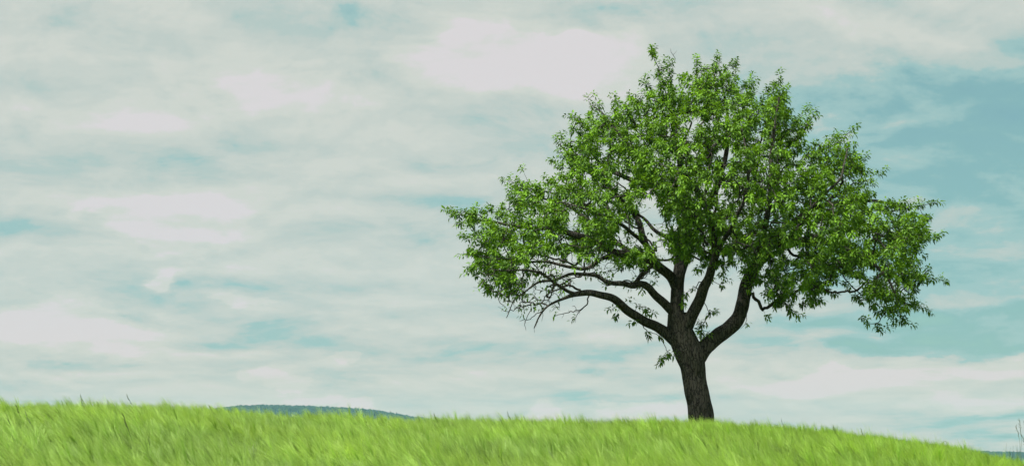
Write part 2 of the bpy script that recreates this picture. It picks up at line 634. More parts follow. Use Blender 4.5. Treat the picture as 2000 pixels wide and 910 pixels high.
PROF_L = [(-900, 774), (-500, 770), (-200, 773), (-40, 782), (0, 787), (25, 794), (120, 806), (300, 806), (400, 801), (450, 795), (490, 792.5), (540, 791), (600, 791),
          (660, 793.5), (710, 798), (760, 806), (800, 814), (860, 822), (960, 834), (1100, 850), (1250, 880)]
PROF_R = [(1350, 870), (1500, 850), (1650, 850), (1720, 856), (1807, 865.5), (1840, 871), (1870, 877.5), (1940, 883), (2000, 884), (2100, 886),
          (2300, 880), (2600, 872), (2900, 890)]
xl0, xl1, hz_l = ridge(PROF_L, "hill")
xr0, xr1, hz_r = ridge(PROF_R, "hill")

# one canopy blob shape per variant, many crowns joined: a far wood that reads as one mass
import bmesh


def ico(sub):
    bm = bmesh.new()
    bmesh.ops.create_icosphere(bm, subdivisions=sub, radius=1.0)
    v = np.array([w.co[:] for w in bm.verts])
    f = np.array([[w.index for w in fc.verts] for fc in bm.faces])
    bm.free()
    return v, f


ICO_V, ICO_F = ico(2)


def far_wood(name, x0, x1, hz, y0, y1, spacing, label):
    xs = np.arange(x0, x1, spacing)
    ys = np.arange(y0, y1, spacing)
    Xw, Yw = np.meshgrid(xs, ys)
    Xw = (Xw + rng.uniform(-.45, .45, Xw.shape) * spacing).ravel()
    Yw = (Yw + rng.uniform(-.45, .45, Yw.shape) * spacing).ravel()
    Zw = hz(Xw, Yw)
    n = len(Xw)
    r = spacing * rng.uniform(0.55, 0.85, n)
    hgt = TREE_H * rng.uniform(0.75, 1.15, n)
    con = rng.random(n) < 0.06
    nv = len(ICO_V)
    V = np.empty((n, nv, 3))
    for i in range(n):
        v = ICO_V * (1 + 0.22 * np.sin(ICO_V @ rng.normal(0, 4.0, 3) + rng.uniform(0, 6)))[:, None]
        v = v * (1 + rng.normal(0, 0.10, nv))[:, None]
        if con[i]:
            t = (v[:, 2] + 1) / 2
            v = v.copy()
            v[:, :2] *= (0.85 * (1 - np.clip(t, 0, 1)) + 0.05)[:, None]
            V[i] = v * [r[i], r[i], hgt[i] * 0.72] + [Xw[i], Yw[i] + HILL_Y, Zw[i] + hgt[i] * 0.62]
        else:
            V[i] = v * [r[i], r[i], hgt[i] * 0.52] + [Xw[i], Yw[i] + HILL_Y, Zw[i] + hgt[i] * 0.5]
    F = (ICO_F[None] + (np.arange(n) * nv)[:, None, None]).reshape(-1, 3)
    o = link(name, mesh_from(name, V.reshape(-1, 3), [F]), M_WOOD)
    tag(o, label, 'wood', kind='stuff')


far_wood("distant_wood", at(-120, 800, HILL_Y)[0], at(900, 800, HILL_Y)[0], hz_l, -340, 40, 8.5,
         "hazy blue-green wooded hill far behind the field, left of the tree")
far_wood("distant_wood", at(1450, 860, HILL_Y)[0], at(2300, 860, HILL_Y)[0], hz_r, -300, 40, 8.5,
         "low hazy wooded ridge far off at the right end of the field")

# ------------------------------------------------------------------ barley field


class Strip:
    """collects ribbons: verts, quads, colours"""

    def __init__(self):
        self.v, self.q, self.t, self.c, self.n = [], [], [], [], 0

    def ribbon(self, path, widths, side, col0, col1):
        path = np.asarray(path, float)
        n = len(path)
        side = np.asarray(side, float)
        w = np.asarray(widths, float)[:, None] * 0.5
        s = side if side.ndim == 2 else np.repeat(side[None], n, 0)
        V = np.empty((n, 2, 3))
        V[:, 0] = path - s * w
        V[:, 1] = path + s * w
        k = np.linspace(0, 1, n)[:, None]
        c = np.asarray(col0) * (1 - k) + np.asarray(col1) * k
        base = self.n
        for i in range(n - 1):
            a = base + 2 * i
            self.q.append((a, a + 1, a + 3, a + 2))
        self.v.append(V.reshape(-1, 3))
        self.c.append(np.repeat(c, 2, 0))
        self.n += 2 * n


def perp(d, r):
    s = np.cross(d, r)
    return s / (np.linalg.norm(s) + 1e-9)


def stalk_path(base, h, lean, az, n=5, curl=1.6):
    """a stem that starts upright and bends over towards azimuth az; lean in radians at its tip"""
    p = np.array(base, float)
    out = [p.copy()]
    dirs = []
    for i in range(n):
        a = lean * ((i + 0.5) / n) ** curl * 1.5
        d = np.array([math.sin(a) * math.cos(az), math.sin(a) * math.sin(az), math.cos(a)])
        p = p + d * h / n
        out.append(p.copy())
        dirs.append(d)
    return np.array(out), dirs[-1]


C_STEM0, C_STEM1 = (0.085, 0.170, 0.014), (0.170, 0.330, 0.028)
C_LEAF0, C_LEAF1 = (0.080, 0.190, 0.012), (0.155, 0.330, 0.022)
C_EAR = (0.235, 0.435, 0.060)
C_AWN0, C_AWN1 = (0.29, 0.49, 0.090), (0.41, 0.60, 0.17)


def barley_tuft(rs, nst, ears=True):
    S = Strip()
    WIND = math.pi            # the wind blows to -X (left in the photograph)
    for _ in range(nst):
        a, rr = rs.uniform(0, 6.283), 0.10 * math.sqrt(rs.uniform(0, 1))
        base = np.array([rr * math.cos(a), rr * math.sin(a), 0.0])
        az = WIND + rs.normal(0, 0.55)
        h = BAR_H * rs.uniform(0.70, 0.90)
        lean = rs.uniform(0.04, 0.40)
        path, d = stalk_path(base, h, lean, az, 4)
        v = rs.uniform(0.76, 1.14) if rs.random() > 0.14 else rs.uniform(0.42, 0.62)
        sd = perp(d, np.array([rs.normal(), rs.normal(), 0.2]))
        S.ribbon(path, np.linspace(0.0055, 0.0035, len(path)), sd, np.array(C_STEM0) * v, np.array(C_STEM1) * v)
        for k in range(rs.integers(2, 4)):                # leaf blades
            t = rs.uniform(0.22, 0.76)
            i = min(int(t * 4), 3)
            p0 = path[i] + (path[i + 1] - path[i]) * (t * 4 - i)
            la = WIND + rs.normal(0, 0.9)
            ln = rs.uniform(0.16, 0.30)
            lp = [p0]
            pit = rs.uniform(0.9, 1.35)
            for s in range(4):
                dd = np.array([math.cos(pit) * math.cos(la), math.cos(pit) * math.sin(la), math.sin(pit)])
                lp.append(lp[-1] + dd * ln / 4)
                pit -= rs.uniform(0.15, 0.5)
            wv = np.array([0.005, 0.009, 0.008, 0.0055, 0.001]) * rs.uniform(0.7, 1.15)
            sd = perp(lp[2] - lp[0], np.array([rs.normal(0, .3), rs.normal(0, .3), 1.0]))
            vv = v * rs.uniform(0.8, 1.2)
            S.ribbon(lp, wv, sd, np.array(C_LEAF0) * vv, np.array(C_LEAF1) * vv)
        if not ears:
            continue
        el = rs.uniform(0.065, 0.095)                     # the ear, nodding downwind
        top = path[-1]
        el_lean = lean * 1.5 + rs.uniform(0.0, 0.45)
        ed = np.array([math.sin(el_lean) * math.cos(az), math.sin(el_lean) * math.sin(az), math.cos(el_lean)])
        ep = np.array([top, top + ed * el * 0.45, top + ed * el])
        for sd in (perp(ed, np.array([0.1, 1, 0.3])), perp(ed, np.array([1, 0.1, 0.2]))):
            S.ribbon(ep, [0.006, 0.0115, 0.004], sd, np.array(C_EAR) * v, np.array(C_EAR) * v * 1.1)
        for k in range(26):                               # awns fanning from the ear
            t = rs.uniform(0.05, 1.0)
            q0 = top + ed * el * t
            sp = rs.normal(0, 0.15, 3)
            ad = ed + sp
            ad /= np.linalg.norm(ad)
            al = rs.uniform(0.09, 0.17)
            q1 = q0 + ad * al * 0.5
            ad2 = ad + np.array([math.cos(az), math.sin(az), -0.25]) * 0.22
            q2 = q1 + ad2 / np.linalg.norm(ad2) * al * 0.5
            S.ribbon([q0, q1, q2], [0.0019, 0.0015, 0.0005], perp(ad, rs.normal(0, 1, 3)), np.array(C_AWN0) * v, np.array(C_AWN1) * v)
    return S


def tall_stem(rs):
    """a stray darker grass culm standing above the barley"""
    S = Strip()
    az = math.pi + rs.normal(0, 0.3)
    path, d = stalk_path((0, 0, 0), BAR_H * rs.uniform(1.16, 1.28), rs.uniform(0.1, 0.35), az, 6)
    S.ribbon(path, np.linspace(0.007, 0.004, 7), perp(d, (0.1, 1, 0)), (0.05, 0.09, 0.02), (0.08, 0.13, 0.04))
    p = path[-1]
    for k in range(5):
        q = p - d * 0.03 * k
        w = d + rs.normal(0, 0.15, 3)
        S.ribbon([q, q + w * 0.03, q + w * 0.06], [0.003, 0.007, 0.001], perp(w, (0.1, 1, 0)), (0.08, 0.12, 0.05), (0.12, 0.16, 0.07))
    lp = [path[3], path[3] + [-.05, 0, .12], path[3] + [-.13, 0, .20], path[3] + [-.22, 0, .22]]
    S.ribbon(lp, [0.006, 0.011, 0.008, 0.001], np.array([0.2, 0.95, 0.1]), (0.06, 0.12, 0.02), (0.09, 0.16, 0.04))
    return S


def build_field():
    NV = 9
    rs = np.random.default_rng(5)
    sets = [barley_tuft(rs, 7) for _ in range(NV)] + [tall_stem(rs) for _ in range(3)]
    V, Q, C, VAR = [], [], [], []
    off = 0
    for i, s in enumerate(sets):
        v = np.concatenate(s.v)
        V.append(v)
        C.append(np.concatenate(s.c))
        Q.append(np.array(s.q) + off)
        VAR.append(np.full(len(v), i))
        off += len(v)
    # where plants stand: a wedge of the field around the line of sight, drilled in loose rows
    P = []
    y = 2.6
    while y < 41.0:
        half = 0.42 * y + 1.6
        dens = 58.0 if y > 7 else 36.0
        dy = 0.5
        n = int(dens * 2 * half * dy)
        px = rs.uniform(-half, half, n)
        pyy = rs.uniform(y, y + dy, n)
        P.append(np.stack([px, pyy], 1))
        y += dy
    P = np.concatenate(P)
    n = len(P)
    x, y = P[:, 0], P[:, 1]
    # gusts: lean and height change slowly, with ripeness and painted wave shading in the colour
    g1 = np.sin(0.55 * x + 1.1 * y + 1.5 * np.sin(0.35 * x)) * np.sin(0.31 * x - 0.42 * y + 0.7)
    g2 = np.sin(1.7 * x - 1.3 * y + 2.0 * np.sin(0.6 * y)) * np.sin(1.1 * x + 2.1 * y)
    g3 = np.sin(3.3 * x + 2.9 * y + 1.3 * np.sin(1.9 * x)) * np.sin(2.3 * x - 4.1 * y)
    gust = 0.5 * g1 + 0.4 * g2 + 0.25 * g3
    lean = np.interp(x, [-9, -3, 2, 9], [0.22, 0.18, 0.02, -0.14]) + 0.16 * gust + rs.normal(0, 0.10, n)
    rot = np.zeros((n, 3), np.float32)
    rot[:, 1] = -lean                       # tip towards -X
    rot[:, 0] = rs.normal(0, 0.14, n) + 0.10 * g2
    rot[:, 2] = rs.normal(0, 0.45, n) + 0.5 * g1
    sc = (1.0 + 0.15 * gust + rs.normal(0, 0.040, n)).astype(np.float32)
    sc *= (1.0 / np.maximum(np.cos(lean), 0.8)).astype(np.float32)
    var = rs.integers(0, NV, n)
    pa = 1.02 + 0.36 * gust + rs.normal(0, 0.08, n)  # pale crests and shaded troughs of the wind waves, put into the tint
    rich = np.clip((x + 1.0) / 9.0, 0, 1)      # greener, less pale towards the right
    pa *= 0.99
    patch = np.stack([pa * (1 + 0.05 * g1) * (1 - 0.10 * rich), pa, 0.85 * pa * (1 - 0.10 * g2) * (1 - 0.50 * rich)], 1)
    # stray tall culms
    tall = [(64, 775, 27.0), (152, 782, 26.5), (160, 790, 26.0), (232, 783, 27.0), (303, 776, 27.5), (205, 790, 26), (860, 800, 28.5), (895, 803, 28),
            (1408, 816, 31.0), (1450, 815, 31.5), (1546, 818, 32), (1622, 818, 32.0), (1642, 830, 31), (1705, 842, 32), (1884, 861, 33.5),
            (1186, 815, 30.5), (1060, 812, 30), (700, 806, 29), (460, 787, 28), (120, 830, 17), (70, 835, 18), (265, 815, 22)]
    tx = np.array([at(a, b, c)[0] for a, b, c in tall] + list(rs.uniform(-12, 12, 24)))
    ty = np.array([c for a, b, c in tall] + list(rs.uniform(14, 33, 24)))
    nt = len(tx)
    x = np.concatenate([x, tx])
    y = np.concatenate([y, ty])
    tl = np.interp(tx, [-9, 0, 9], [0.28, 0.2, 0.02]) + rs.normal(0, 0.08, nt)
    rt = np.zeros((nt, 3), np.float32)
    rt[:, 1] = -tl
    rt[:, 2] = rs.normal(0, 0.3, nt)
    rot = np.concatenate([rot, rt])
    sc = np.concatenate([sc, rs.uniform(0.92, 1.06, nt)])
    var = np.concatenate([var, rs.integers(NV, NV + 3, nt)])
    patch = np.concatenate([patch, np.ones((nt, 3))])
    # keep the trunk clear
    keep = np.hypot(x - TREE_BASE[0], y - TREE_BASE[1]) > 0.36
    x, y, rot, sc, var, patch = x[keep], y[keep], rot[keep], sc[keep], var[keep], patch[keep]
    n = len(x)
    pts = np.stack([x, y, ground_z(x, y) - 0.02], 1)
    allv = np.concatenate(V + [pts])
    me = mesh_from("barley", allv, [np.concatenate(Q)], smooth=True, colors=np.concatenate(C + [np.ones((n, 3))]))

    def attr(name, kind, prop, tuft_val, data):
        a = me.attributes.new(name, kind, 'POINT')
        d = np.concatenate([np.broadcast_to(tuft_val, (off,) + np.shape(data)[1:]), data])
        a.data.foreach_set(prop, np.ascontiguousarray(d).ravel())
    attr('pick', 'INT', 'value', 0, (NV + 2 - var).astype(np.int32))   # the instances come in reverse order
    attr('turn', 'FLOAT_VECTOR', 'vector', 0.0, rot.astype(np.float32))
    attr('size', 'FLOAT', 'value', 1.0, sc.astype(np.float32))
    attr('patch', 'FLOAT_VECTOR', 'vector', 1.0, patch.astype(np.float32))
    a = me.attributes.new('variant', 'INT', 'POINT')
    a.data.foreach_set('value', np.concatenate(VAR + [np.full(n, -1)]).astype(np.int32))
    o = link("barley", me, M_BARLEY)
    tag(o, "wind-swept green barley with pale awns covering the field", "barley", kind='stuff')
    g = bpy.data.node_groups.new("sow", 'GeometryNodeTree')
    g.interface.new_socket(name='Geometry', in_out='INPUT', socket_type='NodeSocketGeometry')
    g.interface.new_socket(name='Geometry', in_out='OUTPUT', socket_type='NodeSocketGeometry')
    gi, go = g.nodes.new('NodeGroupInput'), g.nodes.new('NodeGroupOutput')

    def named(nm, dt):
        q = g.nodes.new('GeometryNodeInputNamedAttribute')
        q.data_type = dt
        q.inputs['Name'].default_value = nm
        return next(s for s in q.outputs if s.enabled and s.name == 'Attribute')
    vs = named('variant', 'INT')

    def pick(val):
        c = g.nodes.new('FunctionNodeCompare')
        c.data_type = 'INT'
        c.operation = 'EQUAL'
        ins = [s for s in c.inputs if s.enabled]
        g.links.new(vs, ins[0])
        ins[1].default_value = val
        s = g.nodes.new('GeometryNodeSeparateGeometry')
        s.domain = 'POINT'
        g.links.new(gi.outputs[0], s.inputs['Geometry'])
        g.links.new(c.outputs[0], s.inputs['Selection'])
        return s.outputs['Selection']
    g2i = g.nodes.new('GeometryNodeGeometryToInstance')
    for i in range(NV + 3):
        g.links.new(pick(i), g2i.inputs[0])
    iop = g.nodes.new('GeometryNodeInstanceOnPoints')
    g.links.new(pick(-1), iop.inputs['Points'])
    g.links.new(g2i.outputs[0], iop.inputs['Instance'])
    iop.inputs['Pick Instance'].default_value = True
    g.links.new(named('pick', 'INT'), iop.inputs['Instance Index'])
    g.links.new(named('turn', 'FLOAT_VECTOR'), iop.inputs['Rotation'])
    g.links.new(named('size', 'FLOAT'), iop.inputs['Scale'])
    g.links.new(iop.outputs[0], go.inputs[0])
    md = o.modifiers.new("sow", 'NODES')
    md.node_group = g


# ------------------------------------------------------------------ the tree
YT = 34.5
TREE_BASE = at(1373, 880, YT)
TREE_BASE[2] = float(ground_z(TREE_BASE[0], TREE_BASE[1])) - 0.03
SCALE = FPX / YT

LIMBS = {   # name: (parent, points (px, py, depth offset in m, width in px))
    'trunk': (None, [(1376, 935, 0, 74), (1373, 890, 0, 58), (1371, 850, 0, 51), (1369, 820, 0, 47), (1364, 780, 0, 45), (1358, 745, 0, 44),
                     (1353.5, 715, 0, 46), (1346, 690, 0, 54), (1335, 664, 0, 50), (1326, 640, 0, 46), (1322, 612, 0, 38)]),
    'A': ('trunk', [(1324, 632, 0, 38), (1322, 606, 0, 33), (1323, 570, .05, 29), (1326, 540, .1, 27), (1331, 500, .2, 24), (1336, 460, .2, 21),
                    (1340, 410, .15, 18), (1334, 360, .1, 15), (1326, 310, 0, 12), (1318, 260, -.1, 10), (1308, 215, -.1, 6), (1300, 185, 0, 3)]),
    'B': ('trunk', [(1330, 664, -.05, 32), (1342, 634, -.12, 28), (1356, 606, -.25, 25), (1368, 582, -.4, 23), (1379, 556, -.6, 21), (1390, 525, -.8, 18),
                    (1398, 490, -1, 16), (1392, 450, -1.3, 14), (1375, 400, -1.6, 12), (1352, 360, -1.9, 9), (1330, 335, -2.2, 6), (1318, 352, -2.5, 4)]),
    'C': ('trunk', [(1350, 716, 0, 34), (1364, 695, 0, 37), (1378, 675, .02, 36), (1397, 659, .05, 35), (1419, 645, .1, 34), (1437, 625, .15, 32), (1448, 600, .2, 30),
                    (1457, 570, .3, 28), (1466, 542, .4, 26), (1480, 512, .4, 23), (1500, 480, .5, 20), (1525, 450, .6, 17), (1558, 425, .7, 14),
                    (1600, 405, .7, 12), (1650, 395, .7, 9), (1710, 395, .6, 6), (1770, 405, .5, 4)]),
    'C2': ('C', [(1464, 550, .35, 18), (1478, 505, -.1, 16), (1490, 460, -.6, 14), (1500, 400, -1, 12), (1505, 340, -1.2, 10), (1512, 270, -1.2, 8), (1522, 190, -1, 4)]),
    'C3': ('C', [(1494, 490, .47, 15), (1540, 470, 0, 13), (1590, 470, -.5, 12), (1640, 480, -.9, 10), (1690, 505, -1, 8), (1730, 540, -1, 6), (1756, 590, -1, 3.5)]),
    'C4': ('C', [(1478, 518, .4, 15), (1520, 490, 1.2, 12), (1570, 470, 1.8, 10), (1640, 450, 2.0, 8), (1720, 450, 2, 6), (1800, 465, 1.5, 3)]),
    'D': ('A', [(1325, 548, .1, 20), (1345, 490, .7, 17), (1370, 430, 1.1, 14), (1400, 360, 1.3, 12), (1420, 290, 1.3, 10), (1420, 220, 1, 7), (1405, 140, .6, 3)]),
    'D3': ('D', [(1398, 365, 1.3, 10), (1450, 320, 1.2, 9), (1500, 290, 1, 7), (1560, 270, .6, 5), (1583, 235, .4, 3)]),
    'E': ('trunk', [(1326, 674, -.02, 24), (1306, 654, -.05, 25), (1288, 642, -.12, 21), (1263, 629, -.3, 18.5), (1236, 615, -.5, 17.5), (1215, 597, -.7, 17), (1200, 585, -.8, 16),
                    (1185, 577, -.9, 15), (1160, 572, -1, 13.5), (1137, 572, -1.1, 12), (1120, 575, -1.2, 10), (1100, 584, -1.2, 6), (1070, 597, -1.2, 4.4),
                    (1054, 617, -1.2, 3.6), (1043, 642, -1.2, 2)]),
    'E3': ('E', [(1126, 574, -1.15, 8), (1107, 568, -1.3, 7.5), (1084, 553, -1.4, 6.5), (1054, 535, -1.5, 5.5), (1030, 527, -1.6, 4.5), (1000, 529, -1.6, 3.4), (960, 526, -1.5, 2)]),
    'F': ('A', [(1323, 566, .05, 24), (1310, 540, 0, 23), (1290, 524, -.2, 22), (1264, 505, -.4, 22), (1234, 497, -.5, 20), (1204, 494, -.5, 18), (1181, 482, -.5, 17), (1159, 467, -.4, 16),
                    (1130, 460, -.3, 14), (1100, 451, -.2, 12), (1060, 446, 0, 9), (1020, 445, .1, 7), (970, 435, .1, 5), (920, 425, 0, 3), (886, 413, 0, 2)]),
    'F2': ('F', [(1206, 494, -.5, 12), (1180, 503, -.7, 10), (1152, 521, -.8, 8.5), (1120, 525, -.9, 7), (1085, 515, -.9, 6), (1040, 510, -.8, 4.5), (990, 505, -.8, 3), (940, 500, -.7, 2)]),
    'G': ('trunk', [(1322, 618, 0, 20), (1304, 600, -.1, 20), (1287, 582, -.3, 18), (1268, 563, -.5, 16), (1252, 553, -.6, 14), (1232, 559, -.8, 12), (1208, 553, -.9, 11), (1181, 547, -1, 9),
                    (1151, 535, -1.1, 8), (1120, 536, -1.2, 7), (1092, 544, -1.2, 6), (1062, 549, -1.2, 5), (1035, 562, -1.2, 4), (1008, 585, -1.2, 2.4), (990, 618, -1.2, 1.6)]),
    'G2': ('G', [(1240, 556, -.75, 9), (1252, 536, -.6, 10), (1268, 520, -.4, 10)]),
    'H': ('F', [(1284, 520, -.25, 17), (1266, 488, 0, 15), (1258, 465, .2, 14), (1249, 438, .4, 13), (1234, 412, .5, 11), (1215, 390, .5, 10), (1190, 365, .5, 9), (1160, 345, .4, 7),
                    (1120, 310, .2, 5), (1093, 285, .1, 3)]),
    'H2': ('A', [(1333, 492, .2, 11), (1308, 468, .15, 9.5), (1285, 452, .2, 8), (1262, 432, .3, 6.5), (1240, 415, .2, 5), (1225, 400, 0, 3)]),
    'I': ('A', [(1339, 418, .15, 14), (1310, 370, -.4, 12), (1280, 340, -.7, 11), (1245, 300, -.9, 9), (1210, 260, -.8, 7), (1180, 225, -.6, 4), (1157, 205, -.5, 2)]),
    'I2': ('I', [(1314, 376, -.33, 12), (1280, 362, .2, 12), (1245, 352, .4, 11), (1205, 338, .6, 9), (1170, 320, .6, 6), (1130, 270, .5, 3)]),
    'K': ('A', [(1335, 468, .2, 14), (1350, 420, 1.2, 12), (1340, 360, 2, 9), (1330, 300, 2.3, 6), (1350, 240, 2.1, 4)]),
    'L': ('F', [(1236, 497, -.5, 12), (1200, 470, .5, 10), (1150, 430, 1.2, 8), (1100, 400, 1.5, 6), (1050, 385, 1.3, 4), (1005, 360, .8, 2)]),
    'M': ('H', [(1264, 482, .05, 10), (1240, 460, -.8, 9), (1200, 430, -1.4, 7), (1150, 410, -1.8, 5), (1100, 395, -1.7, 3)]),
    'NN': ('C3', [(1530, 474, .1, 10), (1570, 430, -1.2, 9), (1600, 390, -1.8, 7), (1640, 350, -1.8, 5), (1655, 290, -1.4, 3)]),
    'O': ('B', [(1396, 500, -.95, 12), (1430, 440, -1.7, 9), (1455, 380, -2.2, 7), (1460, 320, -2.3, 5), (1450, 250, -2, 3)]),
}

CROWN = [(878, 412), (905, 425), (935, 410), (965, 405), (988, 385), (985, 352), (1005, 350), (1030, 365), (1060, 350), (1075, 325), (1090, 300), (1085, 272), (1110, 252), (1118, 225),
         (1140, 232), (1150, 200), (1170, 205), (1200, 190), (1220, 180), (1250, 168), (1262, 148), (1275, 165), (1298, 172), (1290, 140), (1268, 98), (1280, 95), (1300, 125),
         (1320, 133), (1345, 138), (1360, 110), (1380, 132), (1400, 108), (1418, 125), (1438, 118), (1430, 150), (1445, 172), (1470, 150), (1490, 178), (1522, 148), (1540, 165),
         (1545, 200), (1556, 235), (1580, 215), (1592, 222), (1565, 262), (1590, 284), (1630, 260), (1645, 280), (1672, 250), (1660, 292), (1695, 303), (1698, 330), (1725, 335),
         (1700, 357), (1720, 383), (1760, 393), (1800, 402), (1832, 395), (1815, 432), (1840, 463), (1812, 480), (1816, 520), (1840, 547), (1800, 555), (1785, 575), (1810, 605),
         (1780, 602), (1772, 635), (1730, 645), (1700, 622), (1680, 592), (1650, 600), (1640, 575), (1606, 580), (1590, 615), (1560, 605), (1520, 620), (1490, 600), (1476, 560),
         (1455, 525), (1420, 520), (1400, 545), (1375, 535), (1345, 505), (1310, 530), (1285, 560), (1262, 585), (1210, 575), (1160, 565), (1110, 590), (1050, 630), (1000, 610),
         (960, 575), (925, 545), (905, 530), (905, 500), (920, 480), (905, 460), (893, 432)]
BARE = [(895, 640), (1000, 600), (1030, 520), (1080, 492), (1140, 500), (1200, 520), (1290, 520), (1320, 560), (1320, 680), (890, 680)]   # few leaves here
GAPS = [(1270, 432, 26, 40), (1406, 380, 13, 20), (1420, 306, 18, 9), (1218, 352, 14, 8), (1392, 410, 9, 10), (1700, 532, 14, 10), (1340, 535, 12, 18),
        (1235, 530, 20, 12), (1180, 512, 22, 10), (1500, 325, 8, 10), (1440, 430, 8, 7), (1290, 480, 8, 14), (1120, 505, 14, 8), (1240, 470, 13, 17), (1215, 440, 10, 13), (1190, 400, 10, 8),
        (1320, 440, 8, 12), (1355, 300, 10, 6), (1550, 330, 8, 6), (1600, 440, 8, 6), (1665, 545, 14, 8), (1480, 400, 8, 8), (1540, 520, 10, 8),
        (1130, 420, 9, 6), (1060, 420, 8, 5), (1290, 340, 8, 6), (1180, 300, 7, 6), (1450, 210, 7, 6), (1350, 200, 6, 8), (1640, 420, 7, 5), (1020, 470, 9, 5)]
TIPS = [(1272, 95), (1360, 110), (1400, 108), (1437, 118), (1262, 148), (1522, 148), (1590, 222), (1672, 250), (1632, 262), (1695, 305), (1725, 335), (1150, 200), (1116, 226),
        (988, 352), (880, 411), (1832, 396), (1840, 463), (1840, 547), (1765, 393), (1810, 605), (1775, 633), (1087, 273), (1470, 151), (1200, 190), (1730, 644), (908, 500),
        (1577, 212), (1540, 170), (1060, 350), (935, 410), (1560, 615), (1500, 615)]


def inside(poly, x, y):
    poly = np.asarray(poly, float)
    res = np.zeros(np.shape(x), bool)
    j = len(poly) - 1
    for i in range(len(poly)):
        xi, yi = poly[i]
        xj, yj = poly[j]
        c = ((yi > y) != (yj > y)) & (x < (xj - xi) * (y - yi) / (yj - yi + 1e-12) + xi)
        res ^= c
        j = i
    return res


def edge_dist(poly, x, y):
    poly = np.asarray(poly, float)
    best = np.full(np.shape(x), 1e9)
    for i in range(len(poly)):
        a, b = poly[i - 1], poly[i]
        ab = b - a
        t = np.clip(((x - a[0]) * ab[0] + (y - a[1]) * ab[1]) / (ab @ ab), 0, 1)
        best = np.minimum(best, np.hypot(x - a[0] - t * ab[0], y - a[1] - t * ab[1]))
    return best


def in_gap(x, y, grow=1.0):
    r = np.zeros(np.shape(x), bool)
    for gx_, gy_, rx, ry in GAPS:
        r |= ((x - gx_) / (rx * grow)) ** 2 + ((y - gy_) / (ry * grow)) ** 2 < 1
    return r


